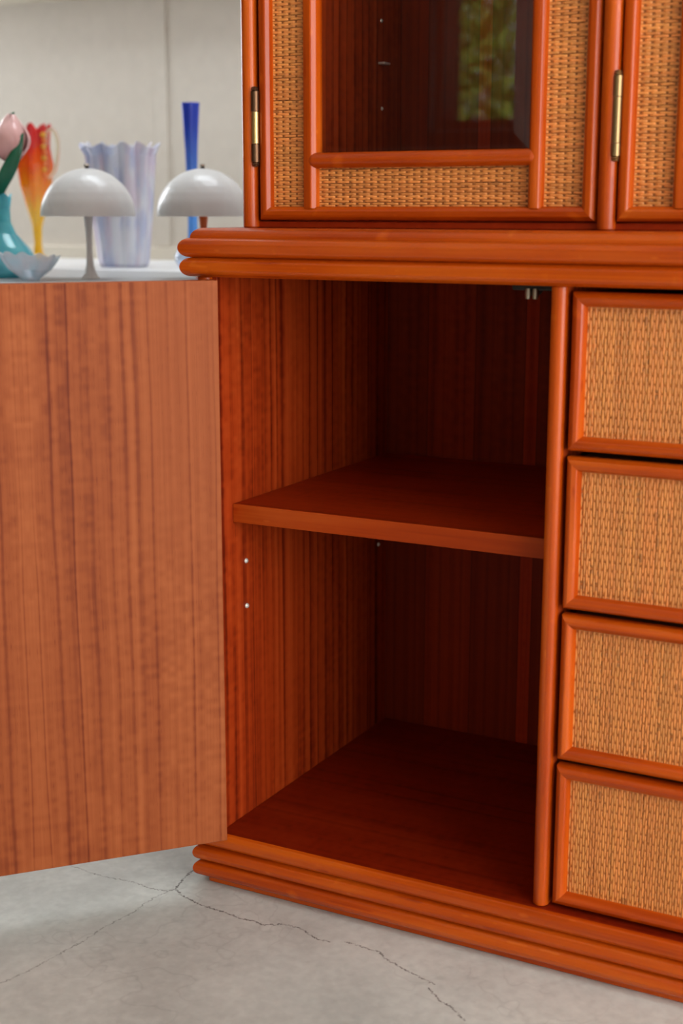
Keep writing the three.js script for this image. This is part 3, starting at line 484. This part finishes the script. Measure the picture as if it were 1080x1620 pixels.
{ // turquoise vase and its glass tulips
  const vx = -0.883, vz = -0.617, t = thing('flask_vase', 'turquoise glass vase with a narrow neck and wide foot holding glass tulips', 'vase', [vx, TH + 0.0003, vz]);
  const P = [[0, 0.002, 0], [0.10, 0.070, 0], [0.16, 0.076, 0.008], [0.30, 0.073, 0.032], [0.42, 0.058, 0.055], [0.54, 0.038, 0.078], [0.66, 0.029, 0.098], [0.84, 0.028, 0.122], [1, 0.031, 0.146]];
  part('vase_body', vessel(P, 0.003, (a, q) => [1 + 0.03 * Math.sin(a * 5 + 3 * q) + 0.05 * smooth(0.85, 1, q) * Math.sin(a * 6), 0.004 * smooth(0.85, 1, q) * Math.sin(a * 6)], (a, v, y) => mix([0.03, 0.45, 0.58], [0.18, 0.76, 0.82], fbm(a * 3, y * 40, 950, 3)), 120, 40), thin({ vertexColors: true, transmission: 0.5, roughness: 0.1, side: THREE.DoubleSide }), t);
  M.petal = new THREE.MeshPhysicalMaterial({ color: new THREE.Color(0.80, 0.46, 0.46), roughness: 0.22, vertexColors: true, side: THREE.DoubleSide });
  M.leaf = new THREE.MeshPhysicalMaterial({ color: new THREE.Color(0.012, 0.14, 0.075), roughness: 0.2 });
  M.stem = new THREE.MeshPhysicalMaterial({ color: new THREE.Color(0.01, 0.07, 0.05), roughness: 0.25 });
  function petal(h, w, bow) {                                // thick curved petal standing at the origin, bulging towards +z
    const nu = 14, nv = 18, pos = [], col = [], idx = [];
    for (const s of [1, -1]) for (let j = 0; j <= nv; j++) for (let i = 0; i <= nu; i++) {
      const v = j / nv, u = i / nu * 2 - 1, half = w * Math.pow(Math.sin(Math.PI * (0.08 + 0.92 * Math.pow(v, 0.75)) * 0.98), 0.7), ang = u * 0.95, rr = half;
      const zb = bow * Math.sin(Math.PI * Math.min(1, v * 0.95)) + 0.002;
      pos.push(rr * Math.sin(ang), v * h, zb + rr * (Math.cos(ang) - 0.75) * 0.9 + s * 0.0009); const k = 0.9 + 0.1 * noise(u * 5, v * 9, 7); col.push(k, k * (0.92 + 0.16 * v), k * (0.92 + 0.14 * v));
    }
    const n = (nu + 1) * (nv + 1);
    for (let s = 0; s < 2; s++) for (let j = 0; j < nv; j++) for (let i = 0; i < nu; i++) { const a = s * n + j * (nu + 1) + i, b = a + 1, c = a + nu + 1, d = c + 1; s ? idx.push(a, c, b, b, c, d) : idx.push(a, b, c, b, d, c); }
    const g = new THREE.BufferGeometry(); g.setAttribute('position', new THREE.Float32BufferAttribute(pos, 3)); g.setAttribute('color', new THREE.Float32BufferAttribute(col, 3)); g.setIndex(idx); g.computeVertexNormals(); return g;
  }
  function leafGeo(curve, width, n = 30) {                    // long pointed leaf with a thick rounded middle
    const pos = [], idx = [], m = 8, fr = curve.computeFrenetFrames(n);
    for (let j = 0; j <= n; j++) { const v = j / n, p = curve.getPoint(v), w = width * Math.pow(Math.sin(Math.PI * clamp(0.03 + v * 0.96)), 0.8) + 0.0004; const side = new THREE.Vector3(1, 0, -0.55).normalize(), tan = fr.tangents[j], nn = new THREE.Vector3().crossVectors(side, tan).normalize(), sd = new THREE.Vector3().crossVectors(tan, nn).normalize();
      for (let i = 0; i < m; i++) { const a = i / m * 6.28319, q = p.clone().addScaledVector(sd, Math.cos(a) * w).addScaledVector(nn, Math.sin(a) * Math.min(0.0028, w * 0.5)); pos.push(q.x, q.y, q.z); } }
    for (let j = 0; j < n; j++) for (let i = 0; i < m; i++) { const a = j * m + i, b = j * m + (i + 1) % m; idx.push(a, a + m, b, b, a + m, b + m); }
    const g = new THREE.BufferGeometry(); g.setAttribute('position', new THREE.Float32BufferAttribute(pos, 3)); g.setIndex(idx); g.computeVertexNormals(); return g;
  }
  const V = (...a) => new THREE.Vector3(...a), curve = (...p) => new THREE.CatmullRomCurve3(p.map((q) => V(...q)));
  function tulip(label, head, lean, stemPts, leaves, size) {
    const f = thing('glass_tulip', label, 'flower', [vx, TH + 0.0045, vz], 'glass tulips in the turquoise vase');
    part('stem', new THREE.TubeGeometry(curve(...stemPts), 40, 0.0032, 12), M.stem, f);
    const b = sub('bloom', f); b.position.set(...head); b.rotation.set(lean[0], 0, lean[1]);
    for (let k = 0; k < 6; k++) { const g = petal(size * (k % 2 ? 1 : 0.94), size * 0.37, k % 2 ? size * 0.21 : size * 0.30); g.rotateY(k * Math.PI / 3 + 0.5); part('petal', g, M.petal, b); }
    for (const [c, w] of leaves) part('leaf', leafGeo(c, w), M.leaf, f);
  }
  tulip('pink glass tulip with broad dark green leaves standing highest in the turquoise vase', [0.038, 0.200, -0.006], [0.04, -0.10], [[0.0, 0.0, 0.0], [0.006, 0.07, -0.002], [0.016, 0.14, -0.004], [0.038, 0.202, -0.006]],
    [[curve([0.008, 0.12, 0.002], [0.018, 0.150, 0.006], [0.046, 0.182, 0.014], [0.066, 0.214, 0.012], [0.076, 0.250, 0.002]), 0.0125], [curve([-0.010, 0.13, -0.008], [-0.016, 0.20, -0.02], [-0.004, 0.26, -0.034], [0.020, 0.290, -0.042]), 0.010]], 0.084);
  tulip('pale pink glass tulip bud leaning lower at the front of the turquoise vase', [0.000, 0.164, 0.036], [0.25, 0.02], [[-0.002, 0.0, 0.006], [-0.003, 0.07, 0.008], [-0.002, 0.13, 0.014], [0.000, 0.166, 0.036]],
    [[curve([-0.008, 0.11, 0.006], [-0.012, 0.15, 0.016], [-0.026, 0.19, 0.034], [-0.036, 0.23, 0.034]), 0.007]], 0.060);
}
{ // shell bowl
  const t = thing('shell_bowl', 'small pale opalescent scalloped glass bowl in front of the turquoise vase', 'bowl', [-0.743, TH + 0.0003, -0.541]);
  part('bowl_body', vessel([[0, 0.002, 0], [0.12, 0.015, 0], [0.22, 0.018, 0.004], [0.45, 0.036, 0.018], [0.75, 0.047, 0.033], [1, 0.052, 0.043]], 0.003, (a, q) => [1 + 0.05 * smooth(0.2, 1, q) * Math.cos(a * 11), 0.003 * smooth(0.5, 1, q) * Math.cos(a * 11 + 0.5) + 0.005 * q * Math.sin(a)],
    (a, v, y) => mix([0.74, 0.91, 0.98], [0.95, 0.88, 0.9], fbm(a * 4, y * 60, 970, 3)), 154, 36), thin({ vertexColors: true, transmission: 0.6, roughness: 0.08, side: THREE.DoubleSide }), t);
}

scene.traverse((o) => { if (o.isMesh) { o.castShadow = true; o.receiveShadow = true; } });
renderer.render(scene, camera);
